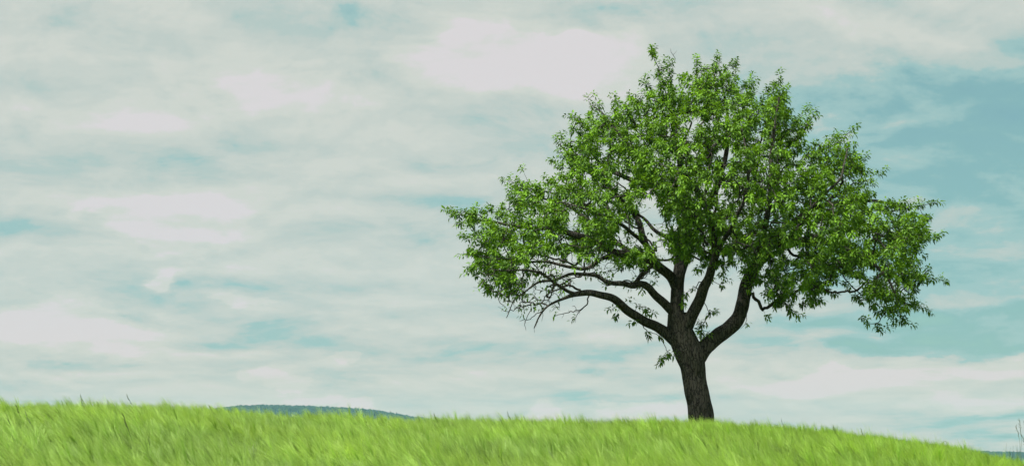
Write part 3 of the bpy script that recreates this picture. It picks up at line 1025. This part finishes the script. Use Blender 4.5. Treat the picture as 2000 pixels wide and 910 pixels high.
def build_tree():
    rs = np.random.default_rng(23)
    root = empty("fruit_tree", TREE_BASE)
    tag(root, "lone old fruit tree with spreading green crown and forked trunk on the field's crest", "tree")
    base = Vector(TREE_BASE)

    def part(name, me, mat, parent):
        o = bpy.data.objects.new(name, me)
        COL.objects.link(o)
        me.materials.append(mat)
        o.parent = parent
        return o

    # --- limbs
    objs, nodes, npath, nrad = {}, [], [], []
    plen = {}
    for key, (par, pts) in LIMBS.items():
        rows = []
        for (px, py, d, w) in pts:
            p = at(px, py, YT + d)
            rows.append([*p, w * 0.5 / SCALE * (1.0 if key == 'trunk' else 0.89)])
        c = catmull(rows, 0.07 if key == 'trunk' else 0.09)
        path, rad = c[:, :3].copy(), np.maximum(c[:, 3], 0.006)
        if key != 'trunk':                     # gnarled: small kinks that grow along the limb
            n = len(path)
            k = np.linspace(0, 1, n)
            for ax in range(3):
                wob = sum(rs.normal(0, 1) * np.sin(k * n * f + rs.uniform(0, 6.28)) for f in (0.22, 0.5, 0.95)) * 0.008
                path[:, ax] += wob * np.clip(k * 4, 0, 1)
        ph = rs.uniform(0, 6.28, 6)
        big = key == 'trunk'

        def bumps(i, ang, p, ph=ph, big=big):
            z = p[2]
            s = p[0] * 1.3 + p[2] * 1.7
            b = 1 + 0.05 * np.sin(2 * ang + 1.1 * s + ph[0]) + 0.045 * np.sin(3 * ang - 1.7 * s + ph[1]) + 0.03 * np.sin(5 * ang + 5.0 * s + ph[2])
            b += 0.022 * np.sin(11 * ang + 2.2 * np.sin(3 * z) + ph[3]) + 0.016 * np.sin(17 * ang - 2.6 * np.sin(4 * z) + ph[4])
            b += 0.02 * np.sin(9 * s + ph[5])
            if big:
                b += 0.02 * np.sin(23 * ang + 3 * np.sin(2.5 * z))
                flare = max(0.0, 1 - (z - TREE_BASE[2]) / 0.5)
                b += flare * 0.16 * (0.5 + 0.5 * np.sin(5 * ang + ph[0]))
            return b
        sides = 40 if big else (24 if rad[0] > 0.1 else 14)
        v, q = tube(path, rad, sides, bumps)
        me = mesh_from("limb", v - TREE_BASE, [q])
        if par is None:
            o = part("trunk", me, M_BARK, root)
        elif par == 'trunk':
            o = part("limb", me, M_BARK, root)
        elif LIMBS[par][0] == 'trunk':
            o = part("branch", me, M_BARK, objs[par])
        else:                                   # third order: stays at sub-part level
            gp = LIMBS[par][0]
            while LIMBS[gp][0] != 'trunk':
                gp = LIMBS[gp][0]
            o = part("branch", me, M_BARK, objs[gp])
        objs[key] = o
        seg = np.concatenate([[0], np.cumsum(np.linalg.norm(np.diff(path, axis=0), axis=1))])
        p0 = 0.0
        if par:
            pp, pl = plen[par]
            p0 = pl[np.argmin(np.linalg.norm(pp - path[0], axis=1))]
        plen[key] = (path, seg + p0)
        ok = slice(0, None)
        if key == 'trunk':
            continue
        i0 = int(len(path) * (0.30 if par == 'trunk' else 0.12))
        nodes.append(path[i0:])
        npath.append(seg[i0:] + p0)
        nrad.append(rad[i0:])

    # --- places in the crown that twigs must reach
    CX = np.array(CROWN, float)
    cand = 90000
    x = rs.uniform(870, 1850, cand)
    y = rs.uniform(90, 650, cand)
    ins = inside(CROWN, x, y)
    x, y = x[ins], y[ins]
    dt = edge_dist(CROWN, x, y)
    fr = np.clip(dt / 230.0, 0, 1)
    h = 3.1 * np.sqrt(1 - (1 - fr) ** 2) + 0.12
    d = h * rs.uniform(-1, 1, len(x))
    shell = 1 - (1 - np.abs(d) / h) * fr
    bare = inside(BARE, x, y)
    acc = (rs.random(len(x)) < (0.38 + 0.62 * shell ** 2.0) * np.where(bare, 0.62, 1.0)) & ~in_gap(x, y, 1.15)
    # volume weighting: thick places need more points
    acc &= rs.random(len(x)) < (0.25 + 0.75 * h / 3.2)
    acc &= rs.random(len(x)) < np.interp(dt, [0, 18, 46], [0.06, 0.38, 1.0])        # ragged rim
    # boughs with hollows between them
    wx, wz, wy = x / SCALE, y / SCALE, d
    bough = (np.sin(4.3 * wx + 1.7 * np.sin(2.1 * wz) + 0.6) * np.sin(5.2 * wz + 1.3 * np.sin(2.6 * wy + 1.0)) +
             np.sin(3.6 * wy + 2.2 * wx) * np.sin(3.1 * wz - 2.7 * wx + 1.9))
    acc &= rs.random(len(x)) < np.interp(bough, [-1.0, -0.35, 0.15], [0.10, 0.40, 1.0]) + np.clip((x - 1240) / 260.0, 0, 0.22)
    x, y, d, bare = x[acc], y[acc], d[acc], bare[acc]
    pts = np.array([at(a, b, YT + c) for a, b, c in zip(x, y, d)])
    # loose clumps: pull points a little towards random clump centres
    nc = 420
    cc = pts[rs.choice(len(pts), nc, replace=False)]
    for s in range(0, len(pts), 2000):
        dd = np.linalg.norm(pts[s:s + 2000, None] - cc[None], axis=2)
        j = dd.argmin(1)
        m = dd[np.arange(len(j)), j]
        k = np.where(m < 0.7, 0.46, 0.0)[:, None]
        pts[s:s + 2000] += (cc[j] - pts[s:s + 2000]) * k
    grid = {}
    keep = []
    MIND = 0.15
    for i, p in enumerate(pts):
        g = tuple((p / MIND).astype(int))
        hit = False
        for a in (-1, 0, 1):
            for b in (-1, 0, 1):
                for c in (-1, 0, 1):
                    for q in grid.get((g[0] + a, g[1] + b, g[2] + c), ()):
                        if np.dot(q - p, q - p) < MIND * MIND:
                            hit = True
                            break
        if not hit:
            grid.setdefault(g, []).append(p)
            keep.append(i)
        if len(keep) >= 7600:
            break
    pts, bare = pts[keep], bare[keep]
    # shoots that stick out of the outline
    extra, ebare = [], []
    rim = np.array(CROWN, float)
    more = []
    for k_ in range(len(rim)):                      # further shoots all round the upper rim
        a_, b_ = rim[k_ - 1], rim[k_]
        for f_ in np.arange(0.25, 1.0, max(0.12, 22.0 / (np.hypot(*(b_ - a_)) + 1))):
            p_ = a_ + (b_ - a_) * f_
            if p_[1] < 560 and not (1290 < p_[0] < 1480 and p_[1] > 480) and rs.random() < 0.62:
                o_ = p_ - np.array([1380, 440])
                o_ /= np.hypot(*o_)
                more.append(tuple(p_ + o_ * (rs.uniform(-32, -8) if rs.random() < 0.82 else rs.uniform(2, 16))))
    for (tx, ty) in TIPS + more:
        dx, dy = 1380 - tx, 470 - ty
        ln = math.hypot(dx, dy)
        dep = rs.uniform(-0.5, 0.5)
        for s in np.arange(2 if (tx, ty) in TIPS else 12, rs.uniform(50, 84), 10):
            wob = rs.normal(0, 2.2, 2)
            extra.append(at(tx + dx / ln * s + wob[0], ty + dy / ln * s * 1.1 + wob[1], YT + dep + rs.normal(0, .03)))
            ebare.append(False)
    for (px_, py_, dd, bb) in [(1312, 688, -.2, 0), (1305, 692, -.25, 0), (1297, 697, -.28, 0), (1292, 704, -.3, 0), (1304, 686, -.3, 0),
                               (1375, 655, -.15, 0), (1383, 648, -.2, 0), (1370, 642, -.2, 0), (1390, 655, -.1, 0), (1372, 632, -.2, 0), (1378, 625, -.2, 0),
                               (1447, 640, .1, 1), (1453, 634, .1, 1), (1458, 628, .1, 1), (1384, 608, -.4, 0), (1392, 606, -.45, 0),
                               (1318, 120, 0, 1), (1314, 108, 0, 1), (1322, 100, 0, 1), (1309, 96, 0, 1),
                               (1285, 655, -.1, 0), (1262, 645, -.3, 0), (1240, 625, -.5, 0), (1205, 610, -.7, 0), (1195, 600, -.8, 0), (1225, 590, -.6, 0), (1245, 600, -.5, 0),
                               (1262, 600, -.4, 0), (1275, 610, -.3, 0), (1335, 590, -.2, 0), (1342, 570, -.2, 0), (1360, 560, -.3, 0), (1405, 555, -.8, 0), (1412, 545, -.8, 0)]:
        extra.append(at(px_, py_, YT + dd))
        ebare.append(bool(bb))
    # short leafy shoots along the limbs inside the crown
    for key, (path_, _) in plen.items():
        if key in ('trunk', 'E', 'E3', 'G', 'G2', 'F2'):
            continue
        for q_ in path_[::3]:
            a_, b_ = to_px(q_)
            if b_ < 500 and inside(CROWN, a_, b_) and not in_gap(a_, b_, 1.2) and rs.random() < 0.55:
                extra.append(q_ + np.array([rs.normal(0, 0.14), -abs(rs.normal(0.16, 0.12)), rs.normal(0.02, 0.12)]))
                ebare.append(False)
    # the bough that hangs over the front of the crown, and the leafy underside at its centre
    for _ in range(130):
        extra.append(at(rs.normal(1335, 30), rs.uniform(330, 490), YT + rs.uniform(-2.7, -1.5)))
        ebare.append(False)
    for _ in range(60):
        extra.append(at(rs.uniform(1560, 1720), rs.uniform(480, 572), YT + rs.uniform(-1.6, 0.4)))
        ebare.append(False)
    for _ in range(110):
        a_ = rs.uniform(1330, 1490)
        extra.append(at(a_, rs.uniform(440, np.interp(a_, [1330, 1390, 1430, 1490], [500, 545, 515, 560])), YT + rs.uniform(-1.9, 0.6)))
        ebare.append(False)
    # bare drooping twigs under the left side
    def bare_twig(px_, py_, ang, ln_, dep, lvl=0):
        n_ = max(2, int(ln_ / 11))
        for k_ in range(n_):
            ang += rs.normal(0, 0.17)
            px_, py_ = px_ - math.cos(ang) * 11, py_ + math.sin(ang) * 11
            dep += rs.normal(0, 0.04)
            extra.append(at(px_, py_, YT + dep))
            ebare.append(True)
            if lvl < 2 and rs.random() < 0.34:
                bare_twig(px_, py_, ang + rs.choice([-1, 1]) * rs.uniform(0.4, 0.9), ln_ * rs.uniform(0.3, 0.55), dep, lvl + 1)
    for (px_, py_, ang, ln_, dep) in [(1098, 585, 0.5, 70, -1.2), (1070, 598, 0.9, 60, -1.15), (1054, 618, 1.0, 40, -1.2), (1085, 590, 0.1, 60, -1.25), (1035, 562, 0.5, 60, -1.2),
                                      (1008, 585, 0.9, 40, -1.2), (1060, 550, 0.15, 70, -1.1), (1000, 530, 0.55, 60, -1.5), (985, 528, 0.3, 40, -1.5), (970, 527, 0.9, 45, -1.5), (1020, 570, 0.4, 60, -1.2), (1045, 600, 0.3, 50, -1.2), (1080, 560, 1.0, 50, -1.3), (1100, 580, 0.9, 60, -1.1),
                                      (1030, 529, 0.7, 70, -1.5), (1120, 577, 1.3, 40, -1.2), (1150, 573, 1.2, 30, -1.0), (1110, 545, 0.6, 60, -1.0), (960, 510, 0.9, 40, -0.8),
                                      (1130, 536, 0.2, 70, -0.9), (1092, 545, 0.9, 50, -1.3)]:
        bare_twig(px_, py_, ang, ln_, dep)
    first_extra = len(pts)
    pts = np.vstack([pts, extra])
    bare = np.concatenate([bare, ebare])
    # the order things grew: greedy spanning tree that balances short links against short sap paths
    LN = np.vstack(nodes)
    LP = np.concatenate(npath)
    LR = np.concatenate(nrad)
    nl, npnt = len(LN), len(pts)
    BF = 0.22
    cost = np.full(npnt, 1e9)
    par = np.full(npnt, -1)
    for s in range(0, npnt, 1000):
        dd = np.linalg.norm(pts[s:s + 1000, None] - LN[None], axis=2)
        tot = dd + BF * (LP[None] + dd) * 0.5
        j = tot.argmin(1)
        par[s:s + 1000] = j
        cost[s:s + 1000] = tot[np.arange(len(j)), j]
    allp = np.vstack([LN, pts])
    plen_all = np.concatenate([LP, np.zeros(npnt)])
    rem = np.ones(npnt, bool)
    order = []
    for _ in range(npnt):
        i = int(np.argmin(np.where(rem, cost, 1e9)))
        rem[i] = False
        order.append(i)
        a = par[i]
        plen_all[nl + i] = plen_all[a] + np.linalg.norm(allp[a] - pts[i])
        dd = np.linalg.norm(pts - pts[i], axis=1)
        tot = dd + BF * (plen_all[nl + i] + dd) * 0.5
        up = rem & (tot < cost)
        cost[up] = tot[up]
        par[up] = nl + i
    # pipe model
    cnt = np.ones(npnt)
    kids = [[] for _ in range(npnt)]
    for i in reversed(order):
        if par[i] >= nl:
            cnt[par[i] - nl] += cnt[i]
            kids[par[i] - nl].append(i)
    rad = 0.0036 * cnt ** 0.42
    for i in order:
        if par[i] < nl:
            rad[i] = min(rad[i], LR[par[i]] * 0.75)
        else:
            rad[i] = min(rad[i], rad[par[i] - nl] * 0.97)
    # chains: main child continues, the others start new chains
    TV, TQ, toff = [], [], 0
    started = set()
    twig_dir = np.zeros((npnt, 3))

    def emit(chain_pts, chain_r):
        nonlocal toff
        rows = np.column_stack([chain_pts, chain_r])
        c = catmull(rows, 0.055)
        n = len(c)
        if n < 2:
            return
        jit = rs.normal(0, 0.008, (n, 3))
        jit[0] = 0
        path = c[:, :3] + jit
        v, q = tube(path, np.maximum(c[:, 3], 0.0022), 6 if chain_r[0] > 0.012 else 4)
        TV.append(v)
        TQ.append(q + toff)
        toff += len(v)
    for i in order:
        a = par[i]
        is_start = a < nl
        if not is_start:
            sib = kids[a - nl]
            is_start = i != max(sib, key=lambda s: cnt[s])
        twig_dir[i] = pts[i] - allp[a]
        if not is_start:
            continue
        ch, cr = [allp[a], pts[i]], [rad[i] * 1.05, rad[i]]
        j = i
        while kids[j]:
            j = max(kids[j], key=lambda s: cnt[s])
            ch.append(pts[j])
            cr.append(rad[j])
        cr[-1] *= 0.55
        emit(np.array(ch), np.array(cr))
    tw = part("twigs", mesh_from("twigs", np.vstack(TV) - TREE_BASE, [np.vstack(TQ)]), M_BARK, root)
    tag(tw, kind='stuff')

    # --- leaves on short shoots
    tdn = twig_dir / (np.linalg.norm(twig_dir, axis=1)[:, None] + 1e-9)
    ctr = at(1370, 430, YT)
    B, D, U, LL, TI = [], [], [], [], []
    for i in range(npnt):
        if cnt[i] > (90 if i >= first_extra and not bare[i] else 14):
            continue
        pb = 0.08 if i >= first_extra and bare[i] else (0.70 if bare[i] else 1.0)
        if rs.random() > pb:
            continue
        nshoot = (4 if rs.random() < 0.4 else 3) if not bare[i] else 2
        if i >= first_extra:
            nshoot = 2 if rs.random() < 0.92 else 1
        clump = rs.normal(0, 1)
        for s in range(nshoot):
            out = pts[i] - ctr
            out /= np.linalg.norm(out) + 1e-9
            sd = tdn[i] * 0.8 + out * 0.5 + np.array([0, 0, 0.35]) + rs.normal(0, 0.5, 3)
            sd /= np.linalg.norm(sd)
            sl = rs.uniform(0.06, 0.17)
            nlv = rs.integers(6, 12) if not bare[i] else rs.integers(2, 5)
            a0 = rs.uniform(0, 6.28)
            e1 = np.cross(sd, [0.3, 0.2, 1.0])
            e1 /= np.linalg.norm(e1) + 1e-9
            e2 = np.cross(sd, e1)
            for k in range(nlv):
                t = (k + 0.6) / nlv
                a = a0 + k * 2.4
                rd = e1 * math.cos(a) + e2 * math.sin(a)
                ld = sd * (0.25 + 0.6 * t) + rd * 0.85 + np.array([0, 0, -0.28]) + rs.normal(0, 0.18, 3)
                ld /= np.linalg.norm(ld)
                B.append(pts[i] + sd * sl * t + rd * 0.012)
                D.append(ld)
                up = np.array([0, 0, 1.0]) + sd * 0.35 + rs.normal(0, 0.30, 3)
                U.append(up)
                LL.append(rs.uniform(0.058, 0.096) * (0.8 if k == nlv - 1 else 1))
                TI.append((clump, rs.normal(0, 1), t))
    B, D, U, LL, TI = map(np.array, (B, D, U, LL, TI))
    lx, ly = to_px(B)
    k = ~(in_gap(lx, ly, 0.9) & (rs.random(len(B)) < 0.85))
    B, D, U, LL, TI = B[k], D[k], U[k], LL[k], TI[k]
    n = len(B)
    Sd = np.cross(D, U)
    Sd /= np.linalg.norm(Sd, axis=1)[:, None] + 1e-9
    Nn = np.cross(Sd, D)
    W = LL * rs.uniform(0.40, 0.52, n)
    fold = rs.uniform(0.10, 0.34, n) * W
    droop = rs.uniform(0.10, 0.42, n) * LL
    down = np.array([0, 0, -1.0])

    def st(t, side, w):
        p = B + D * (LL * t)[:, None] + Sd * (W * 0.5 * w * side)[:, None]
        p = p + down * (droop * t * t)[:, None] + Nn * (fold * w * abs(side))[:, None]
        return p
    pet = 0.10
    rows = [B, st(0.34, -1, 0.98), st(0.34, 0, 0), st(0.34, 1, 0.98), st(0.68, -1, 0.72), st(0.70, 0, 0), st(0.68, 1, 0.72), st(1.0, 0, 0)]
    V = np.stack(rows, 1)
    tri = np.array([[0, 2, 1], [0, 3, 2], [4, 5, 7], [5, 6, 7]])
    quad = np.array([[1, 2, 5, 4], [2, 3, 6, 5]])
    o8 = (np.arange(n) * 8)[:, None, None]
    hue = 0.5 + 0.20 * TI[:, 0] + 0.19 * TI[:, 1] + 0.18 * (TI[:, 2] - 0.5)
    hue = np.clip(hue, 0, 1)[:, None]
    col = np.array(LEAF_DARK) * (1 - hue) + np.array(LEAF_LIGHT) * hue
    col = np.repeat(col[:, None], 8, 1)
    me = mesh_from("crown", V.reshape(-1, 3) - TREE_BASE, [(tri[None] + o8).reshape(-1, 3), (quad[None] + o8).reshape(-1, 4)],
                   smooth=True, colors=col.reshape(-1, 3))
    cr = part("crown", me, M_LEAF, root)
    tag(cr, kind='stuff')
    print("STATS LEAVES", n, "POINTS", len(keep), "TWIG NODES", npnt)


LEAF_DARK = (0.025, 0.078, 0.006)
LEAF_LIGHT = (0.190, 0.385, 0.022)
build_tree()
build_field()


# ------------------------------------------------------------------ wild grass at the right end of the field
def wild_grass():
    rs = np.random.default_rng(4)
    yb = 30.5
    bp = at(1990, 905, yb)
    bz = float(ground_z(bp[0], yb))
    root = empty("wild_grass", (bp[0], yb, bz))
    tag(root, "tall dark wild grass with loose seed heads at the right end of the field", "grass")
    origin = np.array([bp[0], yb, bz])
    culms = [((1993, 905), (1995, 870), (1994, 845), (1991, 820)), ((1996, 905), (1993, 875), (1990, 852), (1985, 833)),
             ((2006, 905), (2003, 880), (2000, 858), (1994, 846)), ((2012, 905), (2010, 872), (2006, 845), (2000, 826))]
    for ci, c in enumerate(culms):
        dd = rs.uniform(-.15, .15)
        p = np.array([at(a, b, yb + dd) for a, b in c])
        p = np.vstack([[p[0][0] + 0.01, p[0][1], bz], p])
        path = catmull(p, 0.06)
        v, q = tube(path, np.linspace(0.0032, 0.0014, len(path)), 5)
        me = mesh_from("culm", v - origin, [q], colors=np.array([[0.085, 0.125, 0.055]]))
        o = link("stem", me, M_GRASS, root)
        S = Strip()
        tip, d = path[-1], path[-1] - path[-4]
        d /= np.linalg.norm(d)
        for k in range(13):
            q0 = tip - d * 0.016 * k
            w = d * 0.8 + rs.normal(0, 0.32, 3)
            w /= np.linalg.norm(w)
            S.ribbon([q0, q0 + w * 0.025, q0 + w * 0.05], [0.002, 0.006, 0.001], perp(w, (0.1, 1, 0.1)), (0.08, 0.10, 0.07), (0.13, 0.15, 0.10))
        hd = link("seed_head", mesh_from("seed_head", np.concatenate(S.v) - origin, [np.array(S.q)], colors=np.concatenate(S.c)), M_GRASS, root)
    for k in range(26):
        S = Strip()
        x0 = rs.uniform(1962, 2030)
        r0 = 905
        top = rs.uniform(862, 884)
        bend = rs.uniform(-16, 6)
        dd = rs.uniform(-.25, .25)
        p = np.array([at(x0, r0, yb + dd), at(x0 + bend * .15, (r0 + top) / 2, yb + dd), at(x0 + bend * .6, top, yb + dd),
                      at(x0 + bend * 1.5, top + rs.uniform(-6, 5), yb + dd)])
        p = np.vstack([[p[0][0], p[0][1], bz], p])
        path = catmull(p, 0.09)
        n = len(path)
        w = 0.011 * np.sin(np.linspace(0.6, math.pi - 0.05, n)) + 0.0008
        vv = rs.uniform(0.7, 1.2)
        S.ribbon(path, w, np.array([0.75, 0.6, 0.2]), np.array([0.035, 0.075, 0.015]) * vv, np.array([0.06, 0.12, 0.025]) * vv)
        link("blade", mesh_from("blade", np.concatenate(S.v) - origin, [np.array(S.q)], colors=np.concatenate(S.c)), M_GRASS, root)


wild_grass()


def bent_stalk():
    yb = 32.0
    base = at(1850, 900, yb)
    bz = float(ground_z(base[0], yb))
    origin = np.array([base[0], yb, bz])
    root = empty("bent_stalk", origin)
    tag(root, "pale bent stalk with a drooping ear above the field near its right end", "stalk")
    p = [[base[0], yb, bz]] + [at(a, b, yb) for a, b in ((1850, 885), (1850.5, 872), (1850, 864), (1847, 861), (1843, 862), (1841, 866))]
    path = catmull(np.array(p), 0.03)
    v, q = tube(path, np.linspace(0.006, 0.004, len(path)), 6)
    link("stem", mesh_from("stem", v - origin, [q], colors=np.array([[0.20, 0.28, 0.09]])), M_GRASS, root)
    S = Strip()
    tip = path[-1]
    for k in range(12):
        w = np.array([-0.35, 0.0, -0.7]) + np.random.default_rng(k).normal(0, 0.25, 3)
        w /= np.linalg.norm(w)
        q0 = tip + np.array([0.01, 0, 0.02]) * (k / 12)
        S.ribbon([q0, q0 + w * 0.04, q0 + w * 0.09], [0.004, 0.008, 0.001], perp(w, (0.1, 1, 0.1)), (0.40, 0.44, 0.24), (0.55, 0.56, 0.34))
    link("ear", mesh_from("ear", np.concatenate(S.v) - origin, [np.array(S.q)], colors=np.concatenate(S.c)), M_GRASS, root)


bent_stalk()


# ------------------------------------------------------------------ the air between here and the hills
def haze():
    x0, x1, y0, y1, z0, z1 = -4600.0, 4600.0, -300.0, 4500.0, -38.0, 128.0
    v = [(x, y, z) for x in (x0, x1) for y in (y0, y1) for z in (z0, z1)]
    f = [(0, 1, 3, 2), (4, 6, 7, 5), (0, 4, 5, 1), (2, 3, 7, 6), (0, 2, 6, 4), (1, 5, 7, 3)]
    me = bpy.data.meshes.new("haze")
    me.from_pydata(v, [], f)
    m, t = mat_new("haze_air")
    pv = N(t, 'ShaderNodeVolumePrincipled')
    pv.inputs['Color'].default_value = (0.38, 0.81, 0.95, 1)
    pv.inputs['Density'].default_value = HAZE
    pv.inputs['Anisotropy'].default_value = 0.0
    o_ = N(t, 'ShaderNodeOutputMaterial')
    L(t, pv.outputs[0], o_.inputs['Volume'])
    o = link("haze", me, m)
    tag(o, "pale blue haze over the far hills", "haze", kind='stuff')


HAZE = 0.78e-4
haze()
